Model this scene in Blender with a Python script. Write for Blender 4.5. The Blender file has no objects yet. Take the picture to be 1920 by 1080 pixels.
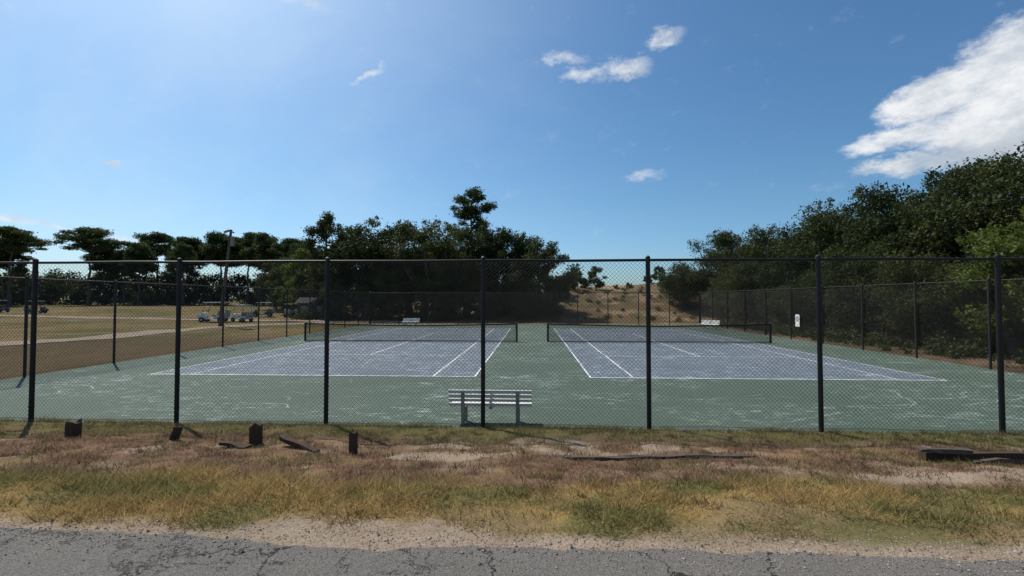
import bpy, math, numpy as np
from mathutils import Vector, Matrix
R=math.radians
rng=np.random.default_rng(7)
scene=bpy.context.scene
scene.view_settings.view_transform='Standard'
scene.view_settings.look='None'

# ------------------------------------------------------------ helpers
def vnoise(x,y,scale,seed):
    g=np.random.default_rng(seed).random((256,256))
    u=np.asarray(x)*scale+1000.0; v=np.asarray(y)*scale+1000.0
    i=np.floor(u).astype(int); j=np.floor(v).astype(int)
    fu=u-i; fv=v-j
    fu=fu*fu*(3-2*fu); fv=fv*fv*(3-2*fv)
    i0=i%256;i1=(i+1)%256;j0=j%256;j1=(j+1)%256
    return (g[i0,j0]*(1-fu)*(1-fv)+g[i1,j0]*fu*(1-fv)+g[i0,j1]*(1-fu)*fv+g[i1,j1]*fu*fv)
def fbm(x,y,scale,seed,o=4):
    s=0;a=1;t=0
    for k in range(o):
        s=s+a*vnoise(x,y,scale*2.03**k,seed+k); t+=a; a*=.55
    return s/t
def sst(a,b,x):
    t=np.clip((np.asarray(x,float)-a)/(b-a),0,1); return t*t*(3-2*t)
def mixc(a,b,t):
    return a*(1-t[...,None])+np.asarray(b)*t[...,None]

class B:
    def __init__(s): s.v=[];s.f=[];s.n=0
    def add(s,v,f,m=0,c=None):
        v=np.asarray(v,float).reshape(-1,3); f=np.asarray(f,int)
        if c is None: c=(1,1,1)
        c=np.asarray(c,float)
        if c.ndim==1: c=np.tile(c,(len(v),1))
        s.v.append((v,c)); s.f.append((f+s.n,m)); s.n+=len(v)
    def box(s,c,d,m=0,rz=0,rx=0,ry=0,taper=1.0,col=None):
        x,y,z=[k/2 for k in d]
        v=np.array([[-x,-y,-z],[x,-y,-z],[x,y,-z],[-x,y,-z],[-x*taper,-y*taper,z],[x*taper,-y*taper,z],[x*taper,y*taper,z],[-x*taper,y*taper,z]])
        M=np.array(Matrix.Rotation(rz,3,'Z')@Matrix.Rotation(ry,3,'Y')@Matrix.Rotation(rx,3,'X'))
        v=v@M.T+np.array(c)
        s.add(v,[[0,3,2,1],[4,5,6,7],[0,1,5,4],[1,2,6,5],[2,3,7,6],[3,0,4,7]],m,col)
    def tube(s,pts,rad,n=8,m=0,cap=True,col=None):
        pts=np.asarray(pts,float); k=len(pts)
        rad=np.broadcast_to(np.asarray(rad,float),(k,))
        t=np.gradient(pts,axis=0); t/=np.linalg.norm(t,axis=1)[:,None]+1e-9
        up=np.array([0,0,1.0]) if abs(t[0,2])<.9 else np.array([1.0,0,0])
        a=np.cross(t,up); a/=np.linalg.norm(a,axis=1)[:,None]+1e-9
        b=np.cross(t,a)
        th=np.arange(n)*2*math.pi/n
        v=pts[:,None]+rad[:,None,None]*(np.cos(th)[None,:,None]*a[:,None]+np.sin(th)[None,:,None]*b[:,None])
        f=[]
        for i in range(k-1):
            for j in range(n):
                f.append([i*n+j,i*n+(j+1)%n,(i+1)*n+(j+1)%n,(i+1)*n+j])
        s.add(v,f,m,col)
        if cap:
            for i in (0,k-1):
                vv=np.vstack([v[i],pts[i][None]])
                s.add(vv,[[j,(j+1)%n,n] for j in range(n)],m,col)
    def wires(s,p0,p1,r,nrm,m=0):
        p0=np.asarray(p0,float);p1=np.asarray(p1,float)
        d=p1-p0; d/=np.linalg.norm(d,axis=1)[:,None]
        nrm=np.asarray(nrm,float); q=np.cross(d,nrm)
        nn=np.broadcast_to(nrm,q.shape)
        cs=[q*r,nn*r,-q*r,-nn*r]
        v=np.stack([p0+c for c in cs]+[p1+c for c in cs],1)
        k=np.arange(len(p0))[:,None,None]*8
        f=np.array([[0,1,5,4],[1,2,6,5],[2,3,7,6],[3,0,4,7]])[None]+k
        s.add(v.reshape(-1,3),f.reshape(-1,4),m)
    def make(s,name,mats,smooth=False,loc=(0,0,0),rz=0,parent=None):
        V=np.vstack([a for a,_ in s.v]); C=np.vstack([c for _,c in s.v])
        me=bpy.data.meshes.new(name)
        me.vertices.add(len(V)); me.vertices.foreach_set('co',V.ravel())
        loops=np.concatenate([f.ravel() for f,_ in s.f])
        tot=np.concatenate([np.full(len(f),f.shape[1]) for f,_ in s.f])
        mi=np.concatenate([np.full(len(f),m) for f,m in s.f])
        st=np.concatenate([[0],np.cumsum(tot)[:-1]])
        me.loops.add(len(loops)); me.loops.foreach_set('vertex_index',loops.astype(np.int32))
        me.polygons.add(len(tot)); me.polygons.foreach_set('loop_start',st.astype(np.int32))
        for m in mats: me.materials.append(m)
        me.polygons.foreach_set('material_index',mi.astype(np.int32))
        me.polygons.foreach_set('use_smooth',np.full(len(tot),smooth))
        at=me.color_attributes.new('Col','FLOAT_COLOR','POINT')
        at.data.foreach_set('color',np.hstack([C,np.ones((len(C),1))]).ravel().astype(np.float32))
        me.update(calc_edges=True); me.validate()
        return obj(name,me,loc,rz,parent)
def obj(name,me,loc=(0,0,0),rz=0,parent=None,sc=1):
    o=bpy.data.objects.new(name,me); scene.collection.objects.link(o)
    o.location=loc; o.rotation_euler=(0,0,rz)
    o.scale=(sc,)*3 if not hasattr(sc,'__len__') else sc
    if parent: o.parent=parent
    return o

class NT:
    def __init__(s,nt): s.t=nt
    def n(s,ty,**k):
        x=s.t.nodes.new(ty)
        for a,b in k.items(): setattr(x,a,b)
        return x
    def l(s,a,b): s.t.links.new(a,b)
    def put(s,i,v):
        if isinstance(v,bpy.types.NodeSocket): s.l(v,i)
        else: i.default_value=v
    def M(s,op,a,b=None,c=None,clamp=False):
        x=s.t.nodes.new('ShaderNodeMath'); x.operation=op; x.use_clamp=clamp
        s.put(x.inputs[0],a)
        if b is not None: s.put(x.inputs[1],b)
        if c is not None: s.put(x.inputs[2],c)
        return x.outputs[0]
    def mix(s,f,a,b,bt='MIX'):
        x=s.t.nodes.new('ShaderNodeMix'); x.data_type='RGBA'; x.blend_type=bt
        s.put(x.inputs[0],f)
        for i,v in ((6,a),(7,b)):
            if isinstance(v,tuple) and len(v)==3: v=v+(1,)
            s.put(x.inputs[i],v)
        return x.outputs[2]
    def ss(s,v,a,b,o0=0.,o1=1.):
        x=s.t.nodes.new('ShaderNodeMapRange'); x.interpolation_type='SMOOTHSTEP'
        s.put(x.inputs[0],v); x.inputs[1].default_value=a; x.inputs[2].default_value=b
        x.inputs[3].default_value=o0; x.inputs[4].default_value=o1
        return x.outputs[0]
    def noise(s,vec,scale,detail=4,rough=.55,dist=0.):
        x=s.t.nodes.new('ShaderNodeTexNoise'); s.put(x.inputs['Vector'],vec)
        x.inputs['Scale'].default_value=scale; x.inputs['Detail'].default_value=detail
        x.inputs['Roughness'].default_value=rough; x.inputs['Distortion'].default_value=dist
        return x.outputs['Fac']
    def map(s,vec,sc,loc=(0,0,0),rot=(0,0,0)):
        x=s.t.nodes.new('ShaderNodeMapping'); s.put(x.inputs[0],vec)
        x.inputs['Scale'].default_value=sc; x.inputs['Location'].default_value=loc; x.inputs['Rotation'].default_value=rot
        return x.outputs[0]
def mat(name,rough=.8,spec=.2):
    m=bpy.data.materials.new(name); m.use_nodes=True
    t=NT(m.node_tree); p=m.node_tree.nodes['Principled BSDF']
    p.inputs['Roughness'].default_value=rough
    p.inputs['Specular IOR Level'].default_value=spec
    return m,t,p
def simple(name,col,rough=.7,spec=.2,var=.25,scale=6,metal=0):
    m,t,p=mat(name,rough,spec)
    tc=t.n('ShaderNodeTexCoord').outputs['Object']
    n=t.noise(tc,scale,5)
    t.l(t.mix(n,tuple(c*(1-var) for c in col),tuple(min(1,c*(1+var)) for c in col)),p.inputs['Base Color'])
    p.inputs['Metallic'].default_value=metal
    return m
def bump(t,p,h,strength=.5,dist=.02):
    b=t.n('ShaderNodeBump'); b.inputs['Strength'].default_value=strength; b.inputs['Distance'].default_value=dist
    t.l(h,b.inputs['Height']); t.l(b.outputs[0],p.inputs['Normal'])

# ------------------------------------------------------------ camera
cam=bpy.data.cameras.new('camera'); camo=bpy.data.objects.new('camera',cam); scene.collection.objects.link(camo)
camo.location=(0,0,2.5); camo.rotation_euler=(R(91.5),0,R(2.63)); cam.sensor_width=36; cam.lens=15.49
cam.clip_end=6000; cam.clip_start=.05; scene.camera=camo

# ------------------------------------------------------------ light / sky
SUN_AZ=-47.5; SUN_EL=52
sd=Vector((math.sin(R(SUN_AZ))*math.cos(R(SUN_EL)),math.cos(R(SUN_AZ))*math.cos(R(SUN_EL)),math.sin(R(SUN_EL))))
sl=bpy.data.lights.new('sun','SUN'); sl.energy=5.0; sl.angle=R(.53); sl.color=(1,.95,.87)
so=bpy.data.objects.new('sun',sl); scene.collection.objects.link(so); so.location=(-40,40,60)
so.rotation_euler=sd.to_track_quat('Z','Y').to_euler()

w=bpy.data.worlds.new('World'); scene.world=w; w.use_nodes=True
for n in list(w.node_tree.nodes): w.node_tree.nodes.remove(n)
t=NT(w.node_tree)
sky=t.n('ShaderNodeTexSky',sky_type='NISHITA',sun_disc=False,sun_elevation=R(SUN_EL),sun_rotation=R(SUN_AZ)%(2*math.pi),
        altitude=0,air_density=1.0,dust_density=1.0,ozone_density=3.0)
g=t.n('ShaderNodeTexCoord').outputs['Generated']
sep=t.n('ShaderNodeSeparateXYZ'); t.l(g,sep.inputs[0])
az=t.M('MULTIPLY',t.M('ARCTAN2',sep.outputs[0],sep.outputs[1]),57.2958)
el=t.M('MULTIPLY',t.M('ARCSINE',sep.outputs[2]),57.2958)
nb=t.noise(t.map(g,(1,1,2.2)),9,6,.6); nb2=t.noise(t.map(g,(1,1,1.8),(5,3,2)),20,8,.68); nb3=t.noise(t.map(g,(1,1,2),(9,1,4)),40,6,.6)
nb4=t.noise(t.map(g,(1,1,1.5),(3,8,4)),11,7,.62)
azd=t.M('ADD',az,t.M('MULTIPLY',t.M('SUBTRACT',nb2,.5),3.2))
eld=t.M('ADD',el,t.M('MULTIPLY',t.M('SUBTRACT',nb3,.5),2.2))
clouds=[(16.8,29.8,2.5,1.3,0,.8),(12.2,27.2,3.2,1.35,0,.95),(4.2,28.9,3.4,.75,-.12,.6),(7.2,27.0,3.6,.8,0,.6),
 (-20.7,26.1,2.3,.42,.6,.6),(-45.2,12.8,1.3,.38,0,.7),(14.7,15.1,1.9,.45,0,.15),(-50,6.9,3.0,.36,-.1,.7),
 (-28.5,32.0,4,.7,0,.3),(-43.3,5.6,3.2,.7,-.2,.3),(32.9,11.8,1.4,.35,0,.2),
 (46.5,18.9,5.2,4.3,.35,1.9),(41.6,18.4,4.6,2.4,.1,1.9),(39.8,15.6,5.2,1.3,.1,1.4),(41.5,12.9,6.4,1.2,-.03,1.35),(46.5,14.8,6.5,3.8,0,1.9),
 (54,17,8,6,0,1.7),(75,20,9,4,.2,1.0),(-80,24,8,2,.1,.7),(110,25,12,5,0,1.),(170,22,14,4,0,.9),(-140,30,10,3,0,.8)]
dens=None
for (a,e,ra,re,ro,st) in clouds:
    da=t.M('SUBTRACT',azd,a); de=t.M('SUBTRACT',eld,e)
    c,s_=math.cos(ro),math.sin(ro)
    u=t.M('MULTIPLY_ADD',da,c/ra,t.M('MULTIPLY',de,s_/ra))
    v=t.M('MULTIPLY_ADD',de,c/re,t.M('MULTIPLY',da,-s_/re))
    r2=t.M('MULTIPLY_ADD',u,u,t.M('MULTIPLY',v,v))
    k=t.M('MULTIPLY',t.M('MAXIMUM',t.M('SUBTRACT',1.0,r2),-2.5),st)
    dens=k if dens is None else t.M('MAXIMUM',dens,k)
dn=t.M('ADD',dens,t.M('MULTIPLY',t.M('SUBTRACT',nb2,.5),2.0))
cm=t.M('MULTIPLY',t.ss(dn,-.25,1.4),.97)
base_g=t.M('MULTIPLY',t.ss(az,34,44),t.ss(t.M('ADD',el,t.M('MULTIPLY',t.M('SUBTRACT',nb,.5),14)),12.0,17.5,1,0))
inner=t.ss(t.M('ADD',t.M('MULTIPLY',nb2,.4),t.M('MULTIPLY',nb4,.6)),.38,.60)
ccol=t.mix(inner,(5.7,6.2,6.9),(8.9,9.0,9.1))
ccol=t.mix(t.M('MULTIPLY',base_g,.8),ccol,(4.2,4.8,5.5))
hs=t.n('ShaderNodeHueSaturation'); hs.inputs['Saturation'].default_value=1.14; t.l(sky.outputs[0],hs.inputs['Color'])
skyc=t.mix(1.0,hs.outputs[0],t.mix(t.ss(el,0,14),(.74,.98,1.2),(.84,1.05,1.09)),'MULTIPLY')
# bright aureole around the sun (forward scattering)
dp=t.n('ShaderNodeVectorMath',operation='DOT_PRODUCT'); t.l(g,dp.inputs[0]); dp.inputs[1].default_value=sd
au=t.M('MULTIPLY',t.M('POWER',t.M('MAXIMUM',dp.outputs['Value'],0.),9.0),2.6)
aur=t.mix(1.,(.80,.96,1.12),(1,1,1),'MULTIPLY')
vm=t.n('ShaderNodeVectorMath',operation='SCALE'); t.l(aur,vm.inputs[0]); t.l(au,vm.inputs['Scale'])
skyc=t.mix(1.,skyc,vm.outputs[0],'ADD')
ci=t.M('MULTIPLY',t.ss(t.noise(t.map(g,(1,3.2,2.0),rot=(0,0,R(30))),2.2,6,.6),.35,.8),t.ss(az,20,-55))
skyc=t.mix(t.M('MULTIPLY',ci,.34),skyc,(6.6,7.8,9.0))
fin=t.mix(cm,skyc,ccol)
bg=t.n('ShaderNodeBackground'); bg.inputs['Strength'].default_value=.104
t.l(fin,bg.inputs['Color']); out=t.n('ShaderNodeOutputWorld'); t.l(bg.outputs[0],out.inputs[0])

# ------------------------------------------------------------ terrain
CX0,CX1,CY0,CY1=-16.5,16.5,8.4,44.2
def height(x,y):
    bank=.85-.75*sst(0,1,(y-3.05)/5.25)*.35-.75*np.clip((y-3.05)/5.25,0,1)*.65
    z=np.where(y<3.05,.85,bank)
    z=z*(1-sst(8.3,8.6,y))+sst(8.3,8.6,y)*-.06
    side=sst(16.3,17.2,np.abs(x))*sst(8.6,11,y)
    back=sst(44.1,44.6,y)
    z=z+np.maximum(side,back)*.07
    z=z+.95*sst(52,115,y)*sst(-10,-30,x)
    hill=sst(46,69,y)*sst(-14,6,x)
    z=z+hill*(3.9+.06*np.clip(x,0,40))+hill*1.6*(fbm(x,y,.09,31,3)-.5)+hill*.7*(fbm(x,y,.4,35,3)-.5)
    out=np.maximum(sst(45,52,y),sst(18,22,np.abs(x)))
    z=z+out*.25*(fbm(x,y,.18,11,3)-.5)*sst(8,12,y)
    v=sst(3.05,3.5,y)*(1-sst(7.9,8.3,y))
    z=z+v*(.18*(fbm(x,y,.8,21,4)-.5)+.045*(fbm(x,y,5,25,3)-.5))
    return z
GOLD=np.array([.34,.235,.09]);RED=np.array([.235,.14,.095]);SAND=np.array([.36,.29,.225]);GREEN=np.array([.125,.135,.045]);TAN=np.array([.265,.195,.095])
def verge(x,y):
    n1=fbm(x,y*1.5,.55,41,4); n2=fbm(x,y*1.4,1.3,51,4); n3=fbm(x,y,3.5,61,3)
    e=y+ (n1-.5)*2.0
    c=np.tile(TAN,(len(x),1))
    redz=sst(4.2,4.8,e)*(1-sst(6.4,7.4,e))*sst(-7.5,-3.5,x+ (n2-.5)*6)
    redz=np.maximum(redz,sst(5.0,5.4,e)*(1-sst(6.8,7.6,e)))
    goldz=sst(3.1,3.35,e)*(1-sst(4.3,5.0,e))
    c=mixc(c,GOLD,goldz*.85)
    c=mixc(c,RED,redz*(.35+.65*sst(.36,.5,n2)))
    c=mixc(c,GREEN,sst(.50,.64,n2)*(.68-.42*redz))
    c=mixc(c,GREEN*1.1,sst(6.6,7.8,y)*.42)
    bare=sst(.655,.72,fbm(x,y*1.6,.75,71,4)+.05*(n3-.5))*sst(4.3,5,y)*(1-sst(6.9,7.6,y))
    bare=np.maximum(bare,sst(.62,.70,fbm(x,y*1.4,2.4,171,3))*.5*sst(4.6,5,y)*(1-sst(6.6,7.2,y)))
    c2=mixc(c*.85,SAND,np.clip(bare,0,1)*.7)
    sh=1-sst(3.10,3.38,y+(n2-.5)*.75)
    c2=mixc(c2,SAND*np.array([.90,.87,.85]),sh)
    cover=np.clip((1-sh*.94)*(1-bare*.82)*(.45+.9*n3),0,1)
    hgt=.5+.95*goldz*(.5+n1)+.3*n1+.05*redz
    return c,c2,cover,hgt
def gcolor(x,y):
    c,c2,cov,h=verge(x,y)
    n=fbm(x,y,.12,81,5); n2=fbm(x,y,.6,91,4)
    field=np.tile(np.array([.165,.122,.048]),(len(x),1))
    field=mixc(field,(.085,.085,.030),sst(.42,.58,n))
    field=mixc(field,(.27,.20,.13),sst(.58,.70,n2)*.55)
    tree_shade=sst(-30,-27,x)*sst(10,14,y)*(1-sst(24,34,y))  # tree shade painted into the field colour between side fence and path
    field=mixc(field,(.085,.06,.032),tree_shade*(1-sst(-17,-16,x))*.85)
    dk2=sst(-60,-32,x)*(1-sst(-29,-27,x))*(1-sst(17,20,y)); field=mixc(field,(.12,.085,.04),dk2*.7)
    right=np.tile(np.array([.12,.078,.05]),(len(x),1)); right=mixc(right,(.24,.17,.115),sst(.54,.68,n2))
    right=mixc(right,(.09,.09,.036),sst(.52,.65,n)*.5)
    dune=np.tile(np.array([.27,.185,.125]),(len(x),1))
    dune=mixc(dune,(.14,.095,.05),sst(.42,.54,fbm(x,y*1.6,.25,95,5)))
    dune=mixc(dune,(.08,.078,.035),sst(.48,.60,fbm(x,y*1.6,.42,99,4))*.8)
    dune=mixc(dune,(.38,.31,.24),(1-sst(45.5,47.5,y+n2*2))*.8)
    q=sst(14,17,x); o=field*(1-q)[:,None]+right*q[:,None]
    k=sst(44,46,y)*sst(-14,-8,x); o=o*(1-k)[:,None]+dune*k[:,None]
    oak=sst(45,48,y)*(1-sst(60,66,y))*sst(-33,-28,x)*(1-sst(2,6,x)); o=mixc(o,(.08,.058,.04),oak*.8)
    k=1-sst(8.2,8.7,y); o=o*(1-k)[:,None]+c2*k[:,None]
    return o
geo=lambda a,b,n: np.geomspace(a,b,n)
xs=np.concatenate([-geo(3000,90,22),np.arange(-85,-32,2.),np.arange(-32,-13,.5),np.arange(-13,11,.055),np.arange(11,34,.5),np.arange(34,85,2.),geo(90,3000,22)])
ys=np.concatenate([-geo(3000,10,22),np.arange(-8,2.8,1.2),np.arange(2.8,8.75,.055),np.arange(8.8,48,.6),np.arange(48,80,.6),np.arange(80,150,4.),geo(155,4000,24)])
GX,GY=np.meshgrid(xs,ys); x=GX.ravel(); y=GY.ravel()
z=height(x,y); nx=len(xs); ny=len(ys)
idx=np.arange(nx*ny).reshape(ny,nx)
F=np.stack([idx[:-1,:-1],idx[:-1,1:],idx[1:,1:],idx[1:,:-1]],-1).reshape(-1,4)
m,t,p=mat('ground_soil_grass',.95,.05)
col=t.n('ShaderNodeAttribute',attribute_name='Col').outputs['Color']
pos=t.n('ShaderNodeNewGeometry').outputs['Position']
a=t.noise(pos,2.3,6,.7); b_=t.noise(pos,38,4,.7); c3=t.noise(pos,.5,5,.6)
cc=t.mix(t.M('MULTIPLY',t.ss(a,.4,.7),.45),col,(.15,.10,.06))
cc=t.mix(1.,cc,t.mix(b_,(.40,.40,.40),(1.5,1.48,1.45)),'MULTIPLY')
cc=t.mix(1.,cc,t.mix(c3,(.75,.75,.73),(1.25,1.25,1.25)),'MULTIPLY')
t.l(cc,p.inputs['Base Color']); bump(t,p,t.M('ADD',a,b_),.8,.03)
MG=m
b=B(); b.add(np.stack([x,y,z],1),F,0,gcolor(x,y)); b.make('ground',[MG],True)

gm,t,p=mat('dry_grass_blade',.8,.15)
colg=t.n('ShaderNodeAttribute',attribute_name='Col').outputs['Color']
t.l(colg,p.inputs['Base Color'])
tr=t.n('ShaderNodeBsdfTranslucent'); t.l(colg,tr.inputs[0])
mx=t.n('ShaderNodeMixShader'); mx.inputs[0].default_value=.4; t.l(p.outputs[0],mx.inputs[1]); t.l(tr.outputs[0],mx.inputs[2])
t.l(mx.outputs[0],gm.node_tree.nodes['Material Output'].inputs[0])
def blades(gx,gy,c,L,lo=.0025,hi=.006,le=.75,zoff=0,spread=0):
    n=len(gx); ang=rng.uniform(0,6.283,n); wd=rng.uniform(lo,hi,n); lean=rng.normal(0,le,(n,2))
    base=np.stack([gx,gy,height(gx,gy)-.004+zoff],1)
    dx=np.stack([np.cos(ang)*wd,np.sin(ang)*wd,np.zeros(n)],1)
    tip=base+np.stack([lean[:,0]*L,lean[:,1]*L,L],1)
    V=np.stack([base-dx,base+dx,tip],1).reshape(-1,3)
    return V,np.arange(3*n).reshape(-1,3),np.repeat(np.clip(c,0,.8),3,0)
N=430000
gx=rng.uniform(-12.5,11.5,N); gy=3.1+5.45*rng.random(N)**1.25
c,c2,cov,hg=verge(gx,gy)
k=rng.random(N)<cov; gx,gy,c,hg=gx[k],gy[k],c[k],hg[k]; n=len(gx)
tuft=fbm(gx,gy,2.2,141,3)
L=(.014+.048*rng.random(n)**1.6)*hg*(.4+1.2*sst(.35,.7,tuft))
b=B(); V,F_,C_=blades(gx,gy,c*rng.uniform(.55,1.7,(n,1)),L,.002,.005,1.0); b.add(V,F_,0,C_)
K=1700; tx=rng.uniform(-12,11,K); ty=rng.uniform(3.5,8.5,K); tc_,_,_,_=verge(tx,ty)
tc_=tc_*rng.uniform(.4,1.1,(K,1)); gk=rng.random(K)<.38; tc_[gk]=GREEN*rng.uniform(.5,1.1,(gk.sum(),1))
rk=rng.random(K)<.22; tc_[rk]=np.array([.16,.09,.07])*rng.uniform(.6,1.2,(rk.sum(),1))
m_=45; sr=rng.uniform(.03,.13,K); ti=np.repeat(np.arange(K),m_)
ox=rng.normal(0,1,K*m_)*sr[ti]; oy=rng.normal(0,1,K*m_)*sr[ti]
V,F_,C_=blades(tx[ti]+ox,np.clip(ty[ti]+oy,3.3,8.6),tc_[ti]*rng.uniform(.6,1.5,(K*m_,1)),rng.uniform(.02,.085,K*m_)*(.5+sr[ti]*6),.002,.006,.7); b.add(V,F_,0,C_)
n=16000; fx=rng.uniform(-14,12,n); fy=8.3+rng.normal(0,.06,n); k=rng.random(n)<sst(.3,.65,fbm(fx,fy,1.6,155,3)); fx,fy=fx[k],fy[k]; n=len(fx)
V,F_,C_=blades(fx,fy,mixc(np.tile(TAN,(n,1)),GREEN,rng.random(n))*rng.uniform(.7,1.5,(n,1)),rng.uniform(.03,.13,n),.002,.005,.5); b.add(V,F_,0,C_)
b.make('verge_grass',[gm])
n=6500; px=rng.uniform(-7,7,n); py=3.02+rng.normal(0,.14,n); k=(py>2.62)&(py<3.9); px,py=px[k],py[k]; n=len(px)
s_=rng.uniform(.0025,.008,n)*np.where(rng.random(n)<.04,1.9,1)
zz=np.where(py<3.0,.861,height(px,py))
oct_=np.array([[1,0,0],[0,1,0],[-1,0,0],[0,-1,0],[0,0,.7],[0,0,-.5]],float)
V=oct_[None]*s_[:,None,None]*rng.uniform(.7,1.3,(n,6,1))+np.stack([px,py,zz+s_*.3],1)[:,None]
F_=np.array([[0,1,4],[1,2,4],[2,3,4],[3,0,4],[1,0,5],[2,1,5],[3,2,5],[0,3,5]])[None]+np.arange(n)[:,None,None]*6
gc=np.array([.34,.29,.23])*rng.uniform(.35,1.35,(n,1))
b=B(); b.add(V.reshape(-1,3),F_.reshape(-1,3),0,np.repeat(gc,6,0))
m,t,p=mat('gravel',.9,.1); t.l(t.n('ShaderNodeAttribute',attribute_name='Col').outputs['Color'],p.inputs['Base Color']); b.make('gravel',[m])

# ---- road
m,t,p=mat('asphalt',.9,.2)
pos=t.n('ShaderNodeNewGeometry').outputs['Position']
sp=t.noise(pos,95,3,.8); sp2=t.noise(pos,210,2,.8); big=t.noise(pos,1.2,5,.6)
nn=t.n('ShaderNodeTexNoise'); nn.inputs['Scale'].default_value=5; nn.inputs['Detail'].default_value=7; nn.inputs['Roughness'].default_value=.65; t.l(pos,nn.inputs['Vector'])
sc=t.n('ShaderNodeVectorMath',operation='SCALE'); sc.inputs['Scale'].default_value=.55; t.l(nn.outputs['Color'],sc.inputs[0])
dd=t.n('ShaderNodeVectorMath',operation='ADD'); t.l(pos,dd.inputs[0]); t.l(sc.outputs[0],dd.inputs[1])
def vor(s,wid):
    vo=t.n('ShaderNodeTexVoronoi',feature='DISTANCE_TO_EDGE'); vo.inputs['Scale'].default_value=s; t.l(dd.outputs[0],vo.inputs['Vector'])
    return t.ss(vo.outputs['Distance'],.001,wid,1,0)
crack=t.M('MAXIMUM',t.M('MULTIPLY',vor(.9,.011),t.ss(t.noise(pos,.6,3),.40,.50)),t.M('MULTIPLY',vor(3.0,.016),t.ss(t.noise(pos,.9,3),.54,.62)))
ac=t.mix(t.ss(sp,.35,.68),(.088,.080,.072),(.215,.197,.175))
ac=t.mix(t.M('MULTIPLY',t.ss(sp2,.54,.66),.65),ac,(.44,.40,.35))
ac=t.mix(1.,ac,t.mix(big,(.78,.78,.78),(1.22,1.2,1.18)),'MULTIPLY')
ac=t.mix(t.M('MULTIPLY',crack,.85),ac,(.02,.018,.017))
t.l(ac,p.inputs['Base Color']); bump(t,p,t.M('SUBTRACT',t.M('ADD',sp,sp2),t.M('MULTIPLY',crack,3)),.9,.008)
MA=m
rx=np.concatenate([np.linspace(-300,-14,30),np.arange(-13.5,12,.03),np.linspace(12.5,300,30)])
edge=2.95+.26*(fbm(rx,rx*0,.7,201,3)-.5)+.09*(fbm(rx,rx*0+3,6,203,4)-.5)+.10*sst(-1,-4,rx)+.03*sst(1,5,rx)
rv=np.concatenate([np.stack([rx,rx*0-3.5,rx*0+.856],1),np.stack([rx,edge-.05,rx*0+.860],1),np.stack([rx,edge,rx*0+.843],1)])
k=len(rx); i=np.arange(k-1)
rf=np.concatenate([np.stack([i,i+1,i+1+k,i+k],1),np.stack([i+k,i+1+k,i+1+2*k,i+2*k],1)])
b=B(); b.add(rv,rf); b.make('road',[MA])

# ------------------------------------------------------------ courts
def courtmat(name,c0,c1,amt,wc):
    m,t,p=mat(name,.8,.15)
    pos=t.n('ShaderNodeNewGeometry').outputs['Position']
    big=t.noise(pos,.35,5,.6); f=t.noise(pos,7,6,.7)
    base=t.mix(big,c0,c1); base=t.mix(1.,base,t.mix(f,(.65,.65,.65),(1.35,1.35,1.35)),'MULTIPLY')
    s1=t.noise(t.map(pos,(.6,1.7,1)),1.3,7,.66,.9)
    s4=t.noise(t.map(pos,(.5,1.8,1),(31,13,0)),2.1,5,.66,.6)
    s2=t.noise(t.map(pos,(.6,1.1,1),(7,3,0)),.40,3,.5)
    s3=t.noise(t.map(pos,(.6,1.5,1),(2,9,0)),3.4,6,.7,.6)
    ridge=t.M('ABSOLUTE',t.M('SUBTRACT',s1,.5)); ridge2=t.M('ABSOLUTE',t.M('SUBTRACT',s4,.52))
    lines=t.M('MULTIPLY',t.M('MAXIMUM',t.ss(ridge,.004,.022,1,0),t.ss(ridge2,.004,.02,1,0)),t.ss(s3,.48,.60))
    patch=t.ss(s1,.57,.63)
    patch=t.M('MULTIPLY',patch,t.ss(s3,.44,.56))
    tot=t.M('MULTIPLY',t.M('MAXIMUM',lines,patch),t.ss(s2,.56-amt*.3,.68-amt*.3))
    tot=t.M('MULTIPLY',tot,.9)
    base=t.mix(t.M('MULTIPLY',t.ss(t.noise(t.map(pos,(1,1,1),(4,4,0)),.8,5,.7),.52,.75),.4),base,(.055,.06,.057))
    base=t.mix(tot,base,wc)
    t.l(base,p.inputs['Base Color']); bump(t,p,f,.25,.01); return m
MGreen=courtmat('court_green',(.064,.094,.072),(.098,.130,.100),.42,(.28,.33,.30))
MBlue=courtmat('court_blue',(.100,.124,.150),(.146,.170,.196),.85,(.37,.42,.455))
m,t,p=mat('court_line_paint',.7,.2)
pos=t.n('ShaderNodeNewGeometry').outputs['Position']
t.l(t.mix(t.ss(t.noise(pos,3,6,.75),.42,.62),(.76,.76,.74),(.40,.42,.42)),p.inputs['Base Color']); MW=m
def sheet(b,x0,x1,y0,y1,z,m=0): b.add([[x0,y0,z],[x1,y0,z],[x1,y1,z],[x0,y1,z]],[[0,1,2,3]],m)
b=B(); sheet(b,CX0,CX1,CY0,CY1,0.0)
for (xa,ya,xb,yb) in ((CX0,CY0,CX1,CY0),(CX1,CY0,CX1,CY1),(CX1,CY1,CX0,CY1),(CX0,CY1,CX0,CY0)):
    b.add([[xa,ya,-.15],[xb,yb,-.15],[xb,yb,0],[xa,ya,0]],[[0,1,2,3]])
b.make('tennis_court_surround',[MGreen])
MFil=simple('crack_filler',(.26,.295,.265),.85,.1,.35,5)
r_=np.random.default_rng(5); b=B()
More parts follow.
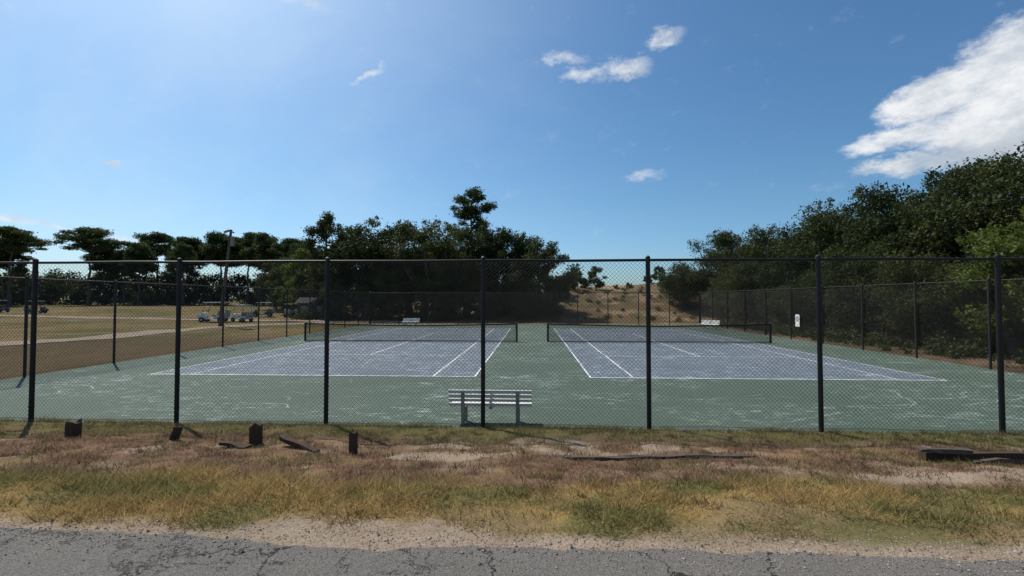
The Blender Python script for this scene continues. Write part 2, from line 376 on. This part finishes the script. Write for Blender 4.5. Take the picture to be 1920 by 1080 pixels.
def crackstrip(x,y,a,n,st=.12,w=.016):
    P=[]
    for i in range(n):
        P.append([x,y]); a+=r_.normal(0,.28); x+=math.cos(a)*st; y+=math.sin(a)*st*.8
    P=np.array(P); P=P[(np.abs(P[:,0])<16.3)&(P[:,1]>8.6)&(P[:,1]<14.1)]
    if len(P)<3: return
    d=np.gradient(P,axis=0); d/=np.linalg.norm(d,axis=1)[:,None]+1e-9; q=np.stack([-d[:,1],d[:,0]],1)*(w*r_.uniform(.2,1.5,(len(P),1)))
    V=np.concatenate([np.c_[P+q,np.full(len(P),.005)],np.c_[P-q,np.full(len(P),.005)]]); k=len(P); i=np.arange(k-1)
    b.add(V,np.stack([i+k,i+k+1,i+1,i],1))
for i in range(60): crackstrip(r_.uniform(-15,15),r_.uniform(9.2,13.6),r_.choice([0,3.14])+r_.normal(0,.3),int(r_.uniform(4,10)))
for q in ((8.2,10.1,.1,22),(8.4,10.6,-.1,26),(10.2,11.0,.2,24),(9.0,11.8,0,30),(-13.2,10.6,.1,16),(-9,10.4,.5,14),(-14,12.4,0,18),(-6.6,10.2,.6,12)): crackstrip(*q,w=.028)
b.make('court_crack_repairs',[MFil])
YN=26.1; YB=YN-11.885; YF=YN+11.885; SV=6.4
for sgn in (-1,1):
    x0,x1=sorted((sgn*1.83,sgn*12.80))
    b=B(); sheet(b,x0,x1,YB,YF,.004,0)
    lw=.055
    sheet(b,x0,x1,YB,YB+.09,.009,1); sheet(b,x0,x1,YF-.09,YF,.009,1)
    for xx in (x0,x0+1.37,x1-1.37-lw,x1-lw): sheet(b,xx,xx+lw,YB+.09,YF-.09,.009,1)
    for yy in (YN-SV,YN+SV): sheet(b,x0+1.37+lw,x1-1.37-lw,yy-.025,yy+.035,.009,1)
    xm=(x0+x1)/2; sheet(b,xm-.03,xm+.03,YN-SV+.035,YN+SV-.025,.009,1)
    b.make('tennis_court',[MBlue,MW])

# ------------------------------------------------------------ fences
MF=simple('black_vinyl_metal',(.012,.012,.013),.5,.3,.3,20)
MR=simple('weathered_fence_metal',(.03,.025,.022),.6,.3,.4,12)
def fence(name,A,Bp,posts,z0,z1,pr=.042,rr=.022,mesh=.05,wr=.0021,mt=None):
    A=np.array(A,float);Bp=np.array(Bp,float); Ln=np.linalg.norm(Bp-A); d=(Bp-A)/Ln; nrm=np.array([-d[1],d[0],0])
    P=lambda s,z: np.stack([A[0]+d[0]*s,A[1]+d[1]*s,z+0*s],-1)
    b=B()
    for s in posts:
        q=P(np.array([s]),np.array([0.]))[0]; r_=pr*(1.25 if s in (posts[0],posts[-1]) else 1)
        q0=q+nrm*(-.07)
        b.tube([q0+[0,0,z0-.35],q0+[0,0,z1+.0]],r_,10)
        b.tube([q0+[0,0,z1],q0+[0,0,z1+.03],q0+[0,0,z1+.055]],[r_*1.15,r_*1.0,r_*.3],10)
        for zz in np.linspace(z0+.3,z1-.3,5):
            b.tube([q0+[0,0,zz-.012],q0+[0,0,zz+.012]],r_*1.1,8,cap=False)
    s=np.linspace(0,Ln,int(Ln/1.5)+2); b.tube(P(s,z1-.03+.006*np.sin(s*1.7))+nrm*(-.03),rr,8)
    s=np.linspace(0,Ln,int(Ln/.7)+2); b.tube(P(s,z0+.04+.012*np.sin(s*2.3)),.004,5)
    H=z1-z0; st=mesh*math.sqrt(2)
    s0=np.arange(-H,Ln,st)
    for sg in (1,-1):
        a=s0.copy(); za=np.full_like(a,z0); e=a+H; ze=np.full_like(a,z1-.02)
        lo=a<0; za[lo]+=-a[lo]; a2=np.where(lo,0,a)
        hi=e>Ln; ze[hi]-= (e[hi]-Ln); e2=np.where(hi,Ln,e)
        k=(ze-za)>.02
        a2,e2,za2,ze2=a2[k],e2[k],za[k],ze[k]
        if sg<0: a2,e2=Ln-a2,Ln-e2
        off=.0015*sg
        b.wires(P(a2,za2)+nrm*off,P(e2,ze2)+nrm*off,wr,nrm)
    return b.make(name,[mt or MF])
posX=[-16.5,-12.95,-9.90,-6.92,-3.95,-.93,2.16,5.25,8.39,11.45,14.3,16.5]
fence('chain_link_fence',(-16.5,8.4,0),(16.5,8.4,0),[q+16.5 for q in posX],.09,3.27,wr=.0025,rr=.025,mesh=.055)
sp=[0]+list(np.arange(5.2-3.05,35.8-1,3.05))+[35.8]
fence('chain_link_fence',(-16.5,8.4,0),(-16.5,44.2,0),sp,.02,3.22,mt=MR)
fence('chain_link_fence',(16.5,44.2,0),(16.5,8.4,0),[35.8-q for q in sp][::-1],.02,3.22,mt=MR)
fence('chain_link_fence',(-16.5,44.2,0),(16.5,44.2,0),list(np.linspace(0,33,12)),.02,3.22,mt=MR)

# nets
MNet=simple('net_cord',(.010,.011,.011),.9,.05,.2,10); MBand=simple('net_band',(.018,.018,.019),.9,.05,.3,10)
for sgn in (-1,1):
    b=B(); xa,xb=sorted((sgn*.915,sgn*13.71)); Ln=xb-xa; xm=(xa+xb)/2
    for xx in (xa,xb):
        b.tube([[xx,YN,-.1],[xx,YN,1.12]],.06,10,0); b.tube([[xx,YN,1.12],[xx,YN,1.15]],[.065,.02],10,0)
        b.box((xx+(.06 if xx==xa else -.06),YN-.05,.85),(.06,.1,.12),0)
    top=lambda X: .96+.12*(np.abs(X-xm)/(Ln/2))**1.4
    X=np.arange(xa+.06,xb-.05,.045)
    b.wires(np.stack([X,X*0+YN,X*0+.03],1),np.stack([X,X*0+YN,top(X)],1),.0042,(0,1,0),1)
    g=np.linspace(xa+.05,xb-.05,24)
    for fz in np.linspace(0.03,1,23):
        zz=.03+(top(g)-.03)*fz
        b.wires(np.stack([g[:-1],g[:-1]*0+YN,zz[:-1]],1),np.stack([g[1:],g[1:]*0+YN,zz[1:]],1),.0042,(0,1,0),1)
    for (h0,h1,ab) in ((-.06,.01,1),(.02,.065,0)):
      for i in range(len(g)-1):
        z1=top(g[i])*ab;z2=top(g[i+1])*ab
        b.add([[g[i],YN-.014,z1+h0],[g[i+1],YN-.014,z2+h0],[g[i+1],YN-.014,z2+h1],[g[i],YN-.014,z1+h1],
               [g[i],YN+.014,z1+h0],[g[i+1],YN+.014,z2+h0],[g[i+1],YN+.014,z2+h1],[g[i],YN+.014,z1+h1]],
               [[0,1,2,3],[5,4,7,6],[3,2,6,7],[1,0,4,5]],2)
    b.make('tennis_net',[MF,MNet,MBand])

# ------------------------------------------------------------ benches
MWh=simple('painted_white_wood',(.74,.73,.67),.6,.3,.15,9); MLeg=simple('weathered_leg',(.36,.34,.30),.8,.1,.3,9)
def bench(loc,rz,w=1.64):
    e=bpy.data.objects.new('park_bench',None); scene.collection.objects.link(e); e.location=loc; e.rotation_euler=(0,0,rz)
    def prt(nm,f,m):
        b=B(); f(b); o=b.make(nm,[m]); o.parent=e
        bv=o.modifiers.new('bevel','BEVEL'); bv.width=.004; bv.segments=2; return o
    def back(b):
        for i,zz in enumerate((.46,.55,.64,.725)): b.box((0,-.02-.02*(i),zz-.03),(w,.03,.058),0,rx=R(8))
    def seat(b):
        for i in range(4): b.box((0,.07+i*.105,.38),(w,.09,.032))
    prt('backrest',back,MWh); prt('seat',seat,MWh)
    for i,xx in enumerate((-w/2+.28,0,w/2-.28)):
        def leg(b):
            b.box((xx,-.045,.35),(.07,.05,.70),0,rx=R(6))
            b.box((xx,.36,.18),(.07,.05,.36)); b.box((xx,.19,.335),(.055,.34,.05))
        if i==1:
            def leg(b): b.box((xx,.0,.56),(.06,.03,.34),0,rx=R(8)); b.box((xx,.22,.345),(.055,.36,.04))
        prt('leg_%d'%(i+1),leg,MLeg)
bench((-.83,8.74,0),0)
bench((-11.5,41.5,0),R(180),1.6)
bench((15.2,38.5,0),R(125),1.7)

# ------------------------------------------------------------ wooden stumps and timbers
def wood(name,c):
    m,t,p=mat(name,.9,.1); o=t.n('ShaderNodeTexCoord').outputs['Object']
    n1=t.noise(t.map(o,(30,30,4)),1,6,.7)
    t.l(t.mix(n1,tuple(q*.4 for q in c),tuple(q*1.8 for q in c)),p.inputs['Base Color']); bump(t,p,n1,.8,.02); return m
MWd=wood('old_dark_wood',(.065,.045,.032)); MWg=wood('grey_timber',(.09,.072,.058))
def hz(x,y): return float(height(np.array([x]),np.array([y]))[0])
def stump(x,y,h,r,lean):
    b=B(); k=10; th=np.arange(k)*6.283/k; rr=r*(1+.14*rng.standard_normal(k))
    v=[];lv=[-.15,h*.4,h*.85,h]
    for z_ in lv:
        top=z_==h
        for j in range(k): v.append([rr[j]*math.cos(th[j])*(.93 if top else 1)+lean*z_,rr[j]*math.sin(th[j])*(.93 if top else 1),z_+(rng.normal(0,.02) if z_>h*.5 else 0)])
    v.append([lean*h,0,h-.01]); f=[[i*k+j,i*k+(j+1)%k,(i+1)*k+(j+1)%k,(i+1)*k+j] for i in range(3) for j in range(k)]
    b.add(v,f); b.f.append((np.array([[3*k+j,3*k+(j+1)%k,4*k] for j in range(k)]),0))
    b.make('wooden_post_stump',[MWd],False,(x,y,hz(x,y)))
stump(-7.28,6.75,.22,.095,.0); stump(-5.52,6.6,.19,.065,.35); stump(-4.06,6.35,.28,.08,0); stump(-2.43,5.95,.32,.062,0)
def timber(x,y,L,d,rz,ry=0,dz=0,m=MWd,name='fallen_timber',bend=0):
    b=B(); n=max(6,int(L/.2)); s=np.linspace(-L/2,L/2,n); vv=[]
    for q in s:
        jw=rng.normal(0,.009,4); w_=d[0]*rng.uniform(.75,1.1); h_=d[1]*rng.uniform(.75,1.1); o_=bend*math.sin(q*2.2)
        vv+= [[q,o_-w_/2+jw[0],-h_/2],[q,o_+w_/2+jw[1],-h_/2],[q,o_+w_/2+jw[2],h_/2+jw[0]],[q,o_-w_/2+jw[3],h_/2+jw[1]]]
    f=[[i*4+a,i*4+(a+1)%4,(i+1)*4+(a+1)%4,(i+1)*4+a] for i in range(n-1) for a in range(4)]+[[0,1,2,3],[(n-1)*4+3,(n-1)*4+2,(n-1)*4+1,(n-1)*4]]
    b.add(vv,f)
    o=b.make(name,[m],False,(x,y,hz(x,y)+dz)); o.rotation_euler=(0,ry,rz); return o
timber(-3.25,6.05,.75,(.10,.06),R(-25),R(6),.05)
timber(-4.2,6.1,.45,(.12,.04),R(-12),R(4),.03)
timber(1.55,5.85,2.7,(.06,.04),R(2.5),0,.022,MWg,bend=.03)
timber(5.75,6.02,1.4,(.12,.12),R(1),0,.065); timber(5.25,5.92,.6,(.07,.05),R(-5),0,.14,MWg); timber(5.9,5.85,.8,(.05,.03),R(5),0,.05,MWg)
timber(7.55,6.1,1.1,(.12,.10),R(3),0,.04)

# ------------------------------------------------------------ foliage
def leafmat(name,c0,c1,tr=.22):
    m,t,p=mat(name,.65,.12)
    a=t.n('ShaderNodeAttribute',attribute_name='Col'); s=t.n('ShaderNodeSeparateColor'); t.l(a.outputs['Color'],s.inputs[0])
    c=t.mix(s.outputs[0],c0,c1)
    c=t.mix(t.M('MULTIPLY',s.outputs[1],.5),c,(.09,.075,.03))
    oi=t.n('ShaderNodeObjectInfo').outputs['Random']
    c=t.mix(1.,c,t.mix(oi,(.78,.84,.85),(1.3,1.2,1.05)),'MULTIPLY')
    t.l(c,p.inputs['Base Color'])
    q=t.n('ShaderNodeBsdfTranslucent'); t.l(t.mix(1.,c,(1.15,1.25,.6),'MULTIPLY'),q.inputs[0])
    mx=t.n('ShaderNodeMixShader'); mx.inputs[0].default_value=tr; t.l(p.outputs[0],mx.inputs[1]); t.l(q.outputs[0],mx.inputs[2])
    t.l(mx.outputs[0],m.node_tree.nodes['Material Output'].inputs[0]); return m
MOak=leafmat('oak_leaves',(.018,.027,.011),(.078,.092,.036),.26); MPine=leafmat('pine_needles',(.022,.036,.013),(.070,.095,.032),.2)
MLight=leafmat('light_green_leaves',(.045,.07,.018),(.12,.15,.045),.35)
MBark=wood('bark',(.10,.08,.065))
def leaves(b,cent,rad,n,size,r_,m=1,fill=.5,asp=.5,tint=None,up=0.):
    cent=np.asarray(cent);rad=np.asarray(rad)
    vol=rad[:,0]*rad[:,1]; pr=vol/vol.sum()
    ci=r_.choice(len(cent),n,p=pr)
    d=r_.standard_normal((n,3)); d/=np.linalg.norm(d,axis=1)[:,None]
    rr=r_.random(n)**fill
    P=cent[ci]+d*rad[ci]*(rr*(1+.18*r_.standard_normal(n)))[:,None]
    a=r_.standard_normal((n,3)); a[:,2]+=up; a/=np.linalg.norm(a,axis=1)[:,None]
    q=np.cross(a,d+.6*r_.standard_normal((n,3))); q/=np.linalg.norm(q,axis=1)[:,None]+1e-9
    s=size*r_.uniform(.55,1.45,n)[:,None]
    V=np.stack([P-a*s*.5,P+q*s*asp*.5,P+a*s*.5,P-q*s*asp*.5],1).reshape(-1,3)
    tc=(r_.random(len(cent)) if tint is None else tint)[ci]*.6+.4*r_.random(n)
    br=(r_.random(n)<.06)*r_.random(n)
    C=np.repeat(np.stack([tc,br,tc*0],1),4,0)
    b.add(V,np.arange(4*n).reshape(-1,4),m,C)
def curve_pts(p0,p1,r_,wob,n=6,sag=0):
    t_=np.linspace(0,1,n)[:,None]; P=np.array(p0)*(1-t_)+np.array(p1)*t_
    w_=r_.standard_normal((n,3))*wob; w_[0]=0; w_[-1]*=.3
    P=P+w_; P[:,2]+=sag*np.sin(t_[:,0]*math.pi); return P
def oak(name,seed,H=10,Rr=5,base=1.5,n=22000,leaf=.28,ncl=46,M=None):
    r_=np.random.default_rng(seed); b=B()
    cz=base+(H-base)*.45
    cent=[];rad=[]
    while len(cent)<ncl:
        d=r_.standard_normal(3); d/=np.linalg.norm(d); rr=r_.random()**.33
        q=Rr*(.15+.16*r_.random())
        h=np.array([d[0]*rr*(Rr-q*.7),d[1]*rr*(Rr-q*.7),cz+d[2]*rr*((H-base)*.52-q*.35)])
        cent.append(h);rad.append([q,q,q*r_.uniform(.6,.85)])
    cent=np.array(cent);rad=np.array(rad)
    leaves(b,cent,rad,int(n*.8),leaf,r_,1,.42)
    k=ncl*3; si=r_.integers(0,ncl,k); d=r_.standard_normal((k,3)); d/=np.linalg.norm(d,axis=1)[:,None]; d[:,2]=np.abs(d[:,2])*.9
    sc_=cent[si]+d*rad[si]*1.1; sr=np.full((k,3),Rr*.055)*r_.uniform(.6,1.5,(k,1))
    leaves(b,sc_,sr,int(n*.2),leaf*.85,r_,1,.6)
    tr=H*.03+.08
    fork=np.array([r_.normal(0,.3),r_.normal(0,.3),base+.6])
    b.tube(curve_pts([0,0,-.3],fork,r_,.05,5),np.linspace(tr*1.35,tr*.85,5),9,0)
    for i in r_.choice(ncl,min(14,ncl),replace=False):
        b.tube(curve_pts(fork,cent[i],r_,.15,6,.3),np.linspace(tr*.5,.03,6),6,0)
    o=b.make(name,[MBark,M or MOak]); return o
def pine(name,seed,H=17,Rr=5,bare=.55,n=9000,leaf=.4,ncl=22,M=None,flat=.4,lean=0):
    r_=np.random.default_rng(seed); b=B()
    top=np.array([lean,0,H*.9]); tp=curve_pts([0,0,-.3],top,r_,.16,9); b.tube(tp,np.linspace(.018*H+.05,.05,9),8,0)
    cent=[];rad=[]
    for i in range(ncl):
        u=(i+.5)/ncl; zz=H*(bare+(1-bare)*u*.93); prof=max(.05,math.cos(math.pi*.5*(max(0,u-.25)/.78)))**.6
        if u<.25: prof=.75+u
        a=r_.uniform(0,6.283); rr=Rr*prof*math.sqrt(r_.uniform(.03,1))*.8
        bz=np.interp(zz,tp[:,2],tp[:,0]); c=np.array([bz+math.cos(a)*rr,math.sin(a)*rr,zz+r_.normal(0,.03*H*(1-bare))]); q=Rr*r_.uniform(.15,.30)
        cent.append(c);rad.append([q,q,q*flat*r_.uniform(.8,1.3)])
        st=[bz,0,max(zz-.25*rr,H*bare*.9)]
        b.tube(curve_pts(st,c,r_,.1,5,-.1),np.linspace(.05+.006*H,.02,5),5,0)
    leaves(b,cent,rad,n,leaf,r_,1,.5,.42,up=.3)
    return b.make(name,[MBark,M or MPine])
def put(src,x,y,sc=1,rz=0,name=None,sz=None):
    o=obj(name or src.name.split('.')[0],src.data,(x,y,hz(x,y)-.05),rz,sc=(sc,sc,sz or sc)); return o
def place(o,x,y,rz=0,sc=1): o.location=(x,y,hz(x,y)-.05); o.rotation_euler=(0,0,rz); o.scale=(sc,)*3; return o
# centre mass
o1=oak('oak_tree',1,12.8,5.4,1.4,30000,.27,66); o2=oak('oak_tree',2,13.0,5.0,1.0,30000,.27,62); o3=oak('oak_tree',3,10.8,4.8,.7,28000,.25,56)
place(o1,-13.6,54,0,1.02); place(o2,-20.6,54,1,1.0); place(o3,-2.6,54,2,1.05)
put(o1,-8.0,55,.94,2.2); put(o3,1.4,52.5,.86,4); put(o2,-25.2,56,.84,3,sz=.98); put(o2,-11,61,1.02,5); put(o1,-17,61,1.08,1.4); put(o3,-5,60,1.1,.5); put(o3,-23,60,1.15,.7); put(o3,-30.5,61,.75,2.5)
put(o3,-17.2,51.5,.62,1.1); put(o3,-10.5,51,.55,2.9); put(o3,-23.5,52,.5,5.1); put(o3,-5.6,51,.5,3.1); put(o3,-1.2,50.5,.45,1.9)
p1=pine('pine_tree',11,17.6,4.3,.66,9500,.30,24,flat=.6,lean=.6); place(p1,-8.8,60.5,.3)
p2=pine('pine_tree',12,14.4,3.4,.45,9500,.30,22,flat=.75); place(p2,-27.2,57,1)
# right row
q1=oak('oak_tree',21,10.6,5.2,.7,48000,.19,80); q2=oak('oak_tree',22,10.2,4.8,.5,48000,.185,80); q3=oak('oak_tree',23,9.8,5.6,.8,48000,.19,80)
place(q1,24.2,46,0,1.0); place(q2,25.6,40.5,1,1.04); place(q3,26.0,34.6,2,1.15)
put(q1,26.0,29.5,1.10,3.0); put(q2,25.4,24.4,1.06,4.2); put(q3,25.6,19.0,.95,5.1); put(q1,27,13,.85,1); put(q2,27,6,.9,2)
put(q2,21.9,51.5,.98,.5); put(q3,18.6,54.5,.62,.9); put(q3,30,50,1.05,2.5); put(q1,32,38,1.1,4.0); put(q3,32,28,1.1,1.1); put(q2,32,18,1.0,.2)
put(q2,20.8,36,.66,1.8); put(q1,20.6,27.5,.62,2.8); put(q3,20.4,32,.52,.8); put(q2,20.0,41.5,.62,3.3); put(q3,20.6,23.2,.56,2.1); put(q1,20.0,45.8,.52,1.1)
lt=oak('laurel_tree',31,6.9,2.9,.3,34000,.16,54,MLight); place(lt,21.0,19.9,0,.98)
# hill skyline trees
y1=pine('young_pine_tree',41,3.6,1.9,.15,5200,.22,20,MPine,.8); place(y1,9.4,66,0)
y2=oak('scrub_oak_tree',42,3.2,1.9,.2,5500,.22,16); place(y2,6.3,64,0)
put(y1,19.3,68,.72,1); put(y2,17.6,68,.5,2); put(y2,21.5,69,.5,2); put(y2,14.5,67,.33,1); put(y2,12.8,68,.28,4); put(y2,3.6,60,1.15,2); put(y2,24.5,72,.7,1)
put(y2,1.5,56,.8,3.3); put(y2,7.8,67,.4,5)
# left trees
u1=pine('pine_tree',51,20.5,8.0,.72,15000,.50,44,flat=.36); place(u1,-118,112,0)
u2=pine('pine_tree',52,20,7.2,.60,24000,.50,52,flat=.55); place(u2,-86,118,0)
u3=pine('pine_tree',53,19,5.8,.52,21000,.48,48,flat=.7); place(u3,-70,112,0)
put(u1,-130,104,.95,2); put(u1,-108,122,1.0,4); put(u2,-97,120,.95,1.7); put(u2,-79,119,1.0,3.3); put(u3,-92,112,.85,2); put(u3,-104,112,.88,5)
put(u3,-138,110,.95,1); put(u1,-142,98,.9,3); put(u2,-62,110,.85,2.7); put(u3,-56,105,.80,2.7); put(u3,-76,128,.95,0);put(u2,-122,120,.85,0); put(u2,-150,112,.85,0)
put(u2,-90,126,1.0,4); put(u3,-66,118,.95,3); put(u3,-112,116,.8,2.2)
yl=pine('young_pine_tree',61,9.8,3.4,.12,14000,.28,46,MLight,.75); place(yl,-32.8,62,0); put(yl,-37.2,67,.9,2); put(u3,-50,92,.72,1); put(u2,-46,88,.66,1)
put(o3,-38,74,.85,1); put(o2,-44,78,.8,2); put(o1,-50,84,.8,2); put(o3,-34,68,.7,4)
r_=np.random.default_rng(77); b=B(); k=560
cx=np.concatenate([r_.uniform(-165,-40,k),r_.uniform(-40,10,60)]); cy=np.concatenate([120+r_.uniform(-6,10,k)+ (cx[:k]+100)*.06,r_.uniform(88,100,60)])
hh=r_.uniform(.5,8.0,len(cx))*(.75+.5*fbm(cx,cy*0,.08,333,2))+hz(-80,118); q=r_.uniform(1.4,2.8,len(cx))
leaves(b,np.stack([cx,cy,hh],1),np.stack([q,q,q*.8],1),90000,.65,r_,0,.5)
b.make('distant_tree_line',[MOak])
r_=np.random.default_rng(78); b=B(); k=500
an=r_.uniform(R(15),R(345),k); dd=r_.uniform(190,230,k); cx=np.sin(an+0)*dd; cy=np.cos(an)*dd
hh=r_.uniform(0,9,k); q=r_.uniform(3,6,k)
leaves(b,np.stack([cx,cy,hh],1),np.stack([q,q,q],1),30000,1.3,r_,0,.5); b.make('distant_tree_line',[MOak])
r_=np.random.default_rng(79); b=B(); k=130
cx=np.concatenate([r_.uniform(17.2,19.5,150),r_.uniform(-30,3,60),r_.uniform(-2,20,90)]); cy=np.concatenate([r_.uniform(14,45,150),r_.uniform(50,58,60),r_.uniform(48,68,90)])
q=np.concatenate([r_.uniform(.15,.75,150)*sst(17,19,cx[:150])+.15,r_.uniform(.5,1.5,60),r_.uniform(.15,.5,90)])
leaves(b,np.stack([cx,cy,height(cx,cy)+q*.4],1),np.stack([q,q,q*.8],1),52000,.16,r_,0,.5); b.make('undergrowth',[MOak])

# ------------------------------------------------------------ left field: path, carts, pole, shed
m,t,p=mat('sandy_path',.95,.05); pos=t.n('ShaderNodeNewGeometry').outputs['Position']
n1=t.noise(pos,.9,6,.7); t.l(t.mix(n1,(.18,.135,.09),(.36,.29,.22)),p.inputs['Base Color']); bump(t,p,n1,.5,.03); MP=m
def ribbon(name,pts,w,dz=.03):
    pts=np.array(pts,float); tt=np.linspace(0,len(pts)-1,len(pts)*14); i0=np.arange(len(pts))
    P=np.stack([np.interp(tt,i0,pts[:,0]),np.interp(tt,i0,pts[:,1])],1)
    for _ in range(12): P[1:-1]=(P[:-2]+2*P[1:-1]+P[2:])/4
    d=np.gradient(P,axis=0); d/=np.linalg.norm(d,axis=1)[:,None]; nn_=np.stack([-d[:,1],d[:,0]],1)
    w_=w*(.5+.2*(fbm(P[:,0],P[:,1],.6,301,3)-.5)); K=7; rows=[]
    for j in range(K):
        s=(j/(K-1)-.5)*2; Q=P+nn_*(w_*s)[:,None]; rows.append(np.stack([Q[:,0],Q[:,1],height(Q[:,0],Q[:,1])+dz],1))
    k=len(P); V=np.concatenate(rows); f=[[j*k+i,j*k+i+1,(j+1)*k+i+1,(j+1)*k+i] for j in range(K-1) for i in range(k-1)]
    b=B(); b.add(V,f); b.make(name,[MP])
ribbon('sand_path',[(-60,14),(-42,17),(-31,21),(-28,27),(-28.6,35),(-26,43),(-22,47)],3.0)
ribbon('sand_path',[(-130,78),(-90,66),(-60,57),(-40,52),(-26,50),(-14,47.5)],3.6,.045)

MWheel=simple('rubber',(.02,.02,.02),.8,.2); MRoof=simple('cart_roof',(.62,.63,.60),.4,.4,.08); MSeat=simple('cart_seat',(.45,.42,.34),.7,.2)
MBodies=[simple('cart_body_green',(.03,.055,.04),.3,.5,.1),simple('cart_body_white',(.65,.65,.62),.3,.5,.08),simple('cart_body_dark',(.03,.035,.05),.3,.5,.1)]
def cart(x,y,rz,mb,s=1.0):
    b=B()
    for sx in (-.82,.82):
        for sy in (-.48,.48):
            b.tube([[sx,sy-.1,.23],[sx,sy+.1,.23]],.23,14,1); b.tube([[sx,sy-.105,.23],[sx,sy+.105,.23]],.10,10,2)
    b.box((0,0,.32),(1.55,1.02,.10),0)
    b.box((.98,0,.52),(.55,1.1,.36),0,taper=.85); b.box((.80,0,.78),(.12,1.08,.25),0,ry=R(-15))
    b.box((-.78,0,.50),(.75,1.12,.34),0,taper=.93)
    b.box((-.38,0,.62),(.52,1.05,.14),3); b.box((-.64,0,.86),(.10,1.05,.42),3,ry=R(-10)); b.box((-.55,0,.45),(.55,1.0,.25),0)
    for sy in (-.5,.5):
        b.tube([[.80,sy,.8],[.48,sy,1.82]],.02,6,1); b.tube([[-1.0,sy,.6],[-.82,sy,1.82]],.02,6,1)
    b.box((-.15,0,1.86),(1.75,1.18,.06),2); b.box((-.15,0,1.90),(1.6,1.05,.03),2)
    b.tube([[.62,.25,.85],[.38,.25,1.02]],.015,6,1); th=np.linspace(0,6.283,13); b.tube(np.stack([.36+.03*np.cos(th),.25+.17*np.sin(th),1.03+.15*np.cos(th)],1),.013,5,1,False)
    for sy in (-.25,.25): b.tube([[-1.22,sy,.5],[-1.28,sy,1.15]],[.13,.15],9,3)
    b.box((1.28,-.35,.6),(.04,.16,.1),2); b.box((1.28,.35,.6),(.04,.16,.1),2)
    o=b.make('golf_cart',[mb,MWheel,MRoof,MSeat],False,(x,y,hz(x,y)+.01),rz); o.scale=(s,)*3
cart(-35.4,47.5,R(190),MBodies[1],1.15); cart(-32.9,48.6,R(160),MBodies[1]); cart(-37.6,60,R(200),MBodies[2],1.05)
cart(-33.6,60,R(100),MBodies[0]); cart(-32.0,60,R(95),MBodies[2]); cart(-30.5,60.2,R(98),MBodies[0])
cart(-84,71,R(20),MBodies[2],1.1); cart(-92,72,R(0),MBodies[2],1.1)
MPole=wood('pole_wood',(.11,.085,.065))
b=B(); b.tube([[0,0,-.5],[.45,0,4.4],[.95,0,8.9]],[.17,.14,.11],10,0)
b.box((.75,0,8.0),(.9,.09,.11),0); b.tube([[1.15,-.1,7.4],[1.17,-.1,8.2]],.17,10,1); b.box((.55,0,8.75),(.5,.2,.14),1,ry=R(-20)); b.box((1.0,0,8.7),(.45,.16,.12),1,ry=R(20))
b.make('utility_pole',[MPole,simple('grey_metal',(.2,.2,.2),.5,.4)],False,(-28.5,39.0,0))
b=B(); b.tube([[0,0,-.3],[0,0,.8]],.03,8,0); b.box((0,-.03,.85),(.5,.03,.35),1); b.make('notice_sign',[MF,MWh],False,(-48,74,hz(-48,74)))
MSh=wood('shed_boards',(.075,.065,.055)); MRf=simple('shed_roofing',(.06,.055,.05),.9,.1); MGl=simple('window_pane',(.22,.24,.26),.15,.6,.1)
e=bpy.data.objects.new('wooden_shed',None); scene.collection.objects.link(e); e.location=(-27.6,55,hz(-27.6,55)); e.rotation_euler=(0,0,R(8))
b=B(); b.box((0,0,1.1),(3.4,2.6,2.2)); o=b.make('walls',[MSh]); o.parent=e
b=B(); b.add([[-2,-1.6,2.1],[2,-1.6,2.1],[2,0,2.8],[-2,0,2.8],[2,1.6,2.1],[-2,1.6,2.1]],[[0,1,2,3],[3,2,4,5]]); b.add([[-1.7,-1.3,2.203],[-1.7,1.3,2.203],[-1.7,0,2.76]],[[0,1,2]]); b.add([[1.7,-1.3,2.203],[1.7,1.3,2.203],[1.7,0,2.76]],[[0,1,2]]); o=b.make('roof',[MRf]); o.parent=e
b=B(); b.box((-.9,-1.31,1.35),(.7,.04,.8)); b.box((1.0,-1.31,1.35),(.7,.04,.8)); o=b.make('windows',[MGl]); o.parent=e
b=B(); b.box((.05,-1.31,1.0),(.8,.05,1.9)); o=b.make('door',[MRf]); o.parent=e
b=B(); b.box((0,0,0),(.02,.42,.74)); b.box((-.011,0,.1),(.006,.30,.30),1); o=b.make('notice_sign',[MWh,simple('faded_print',(.33,.34,.35))],False,(16.40,28.1,1.2))
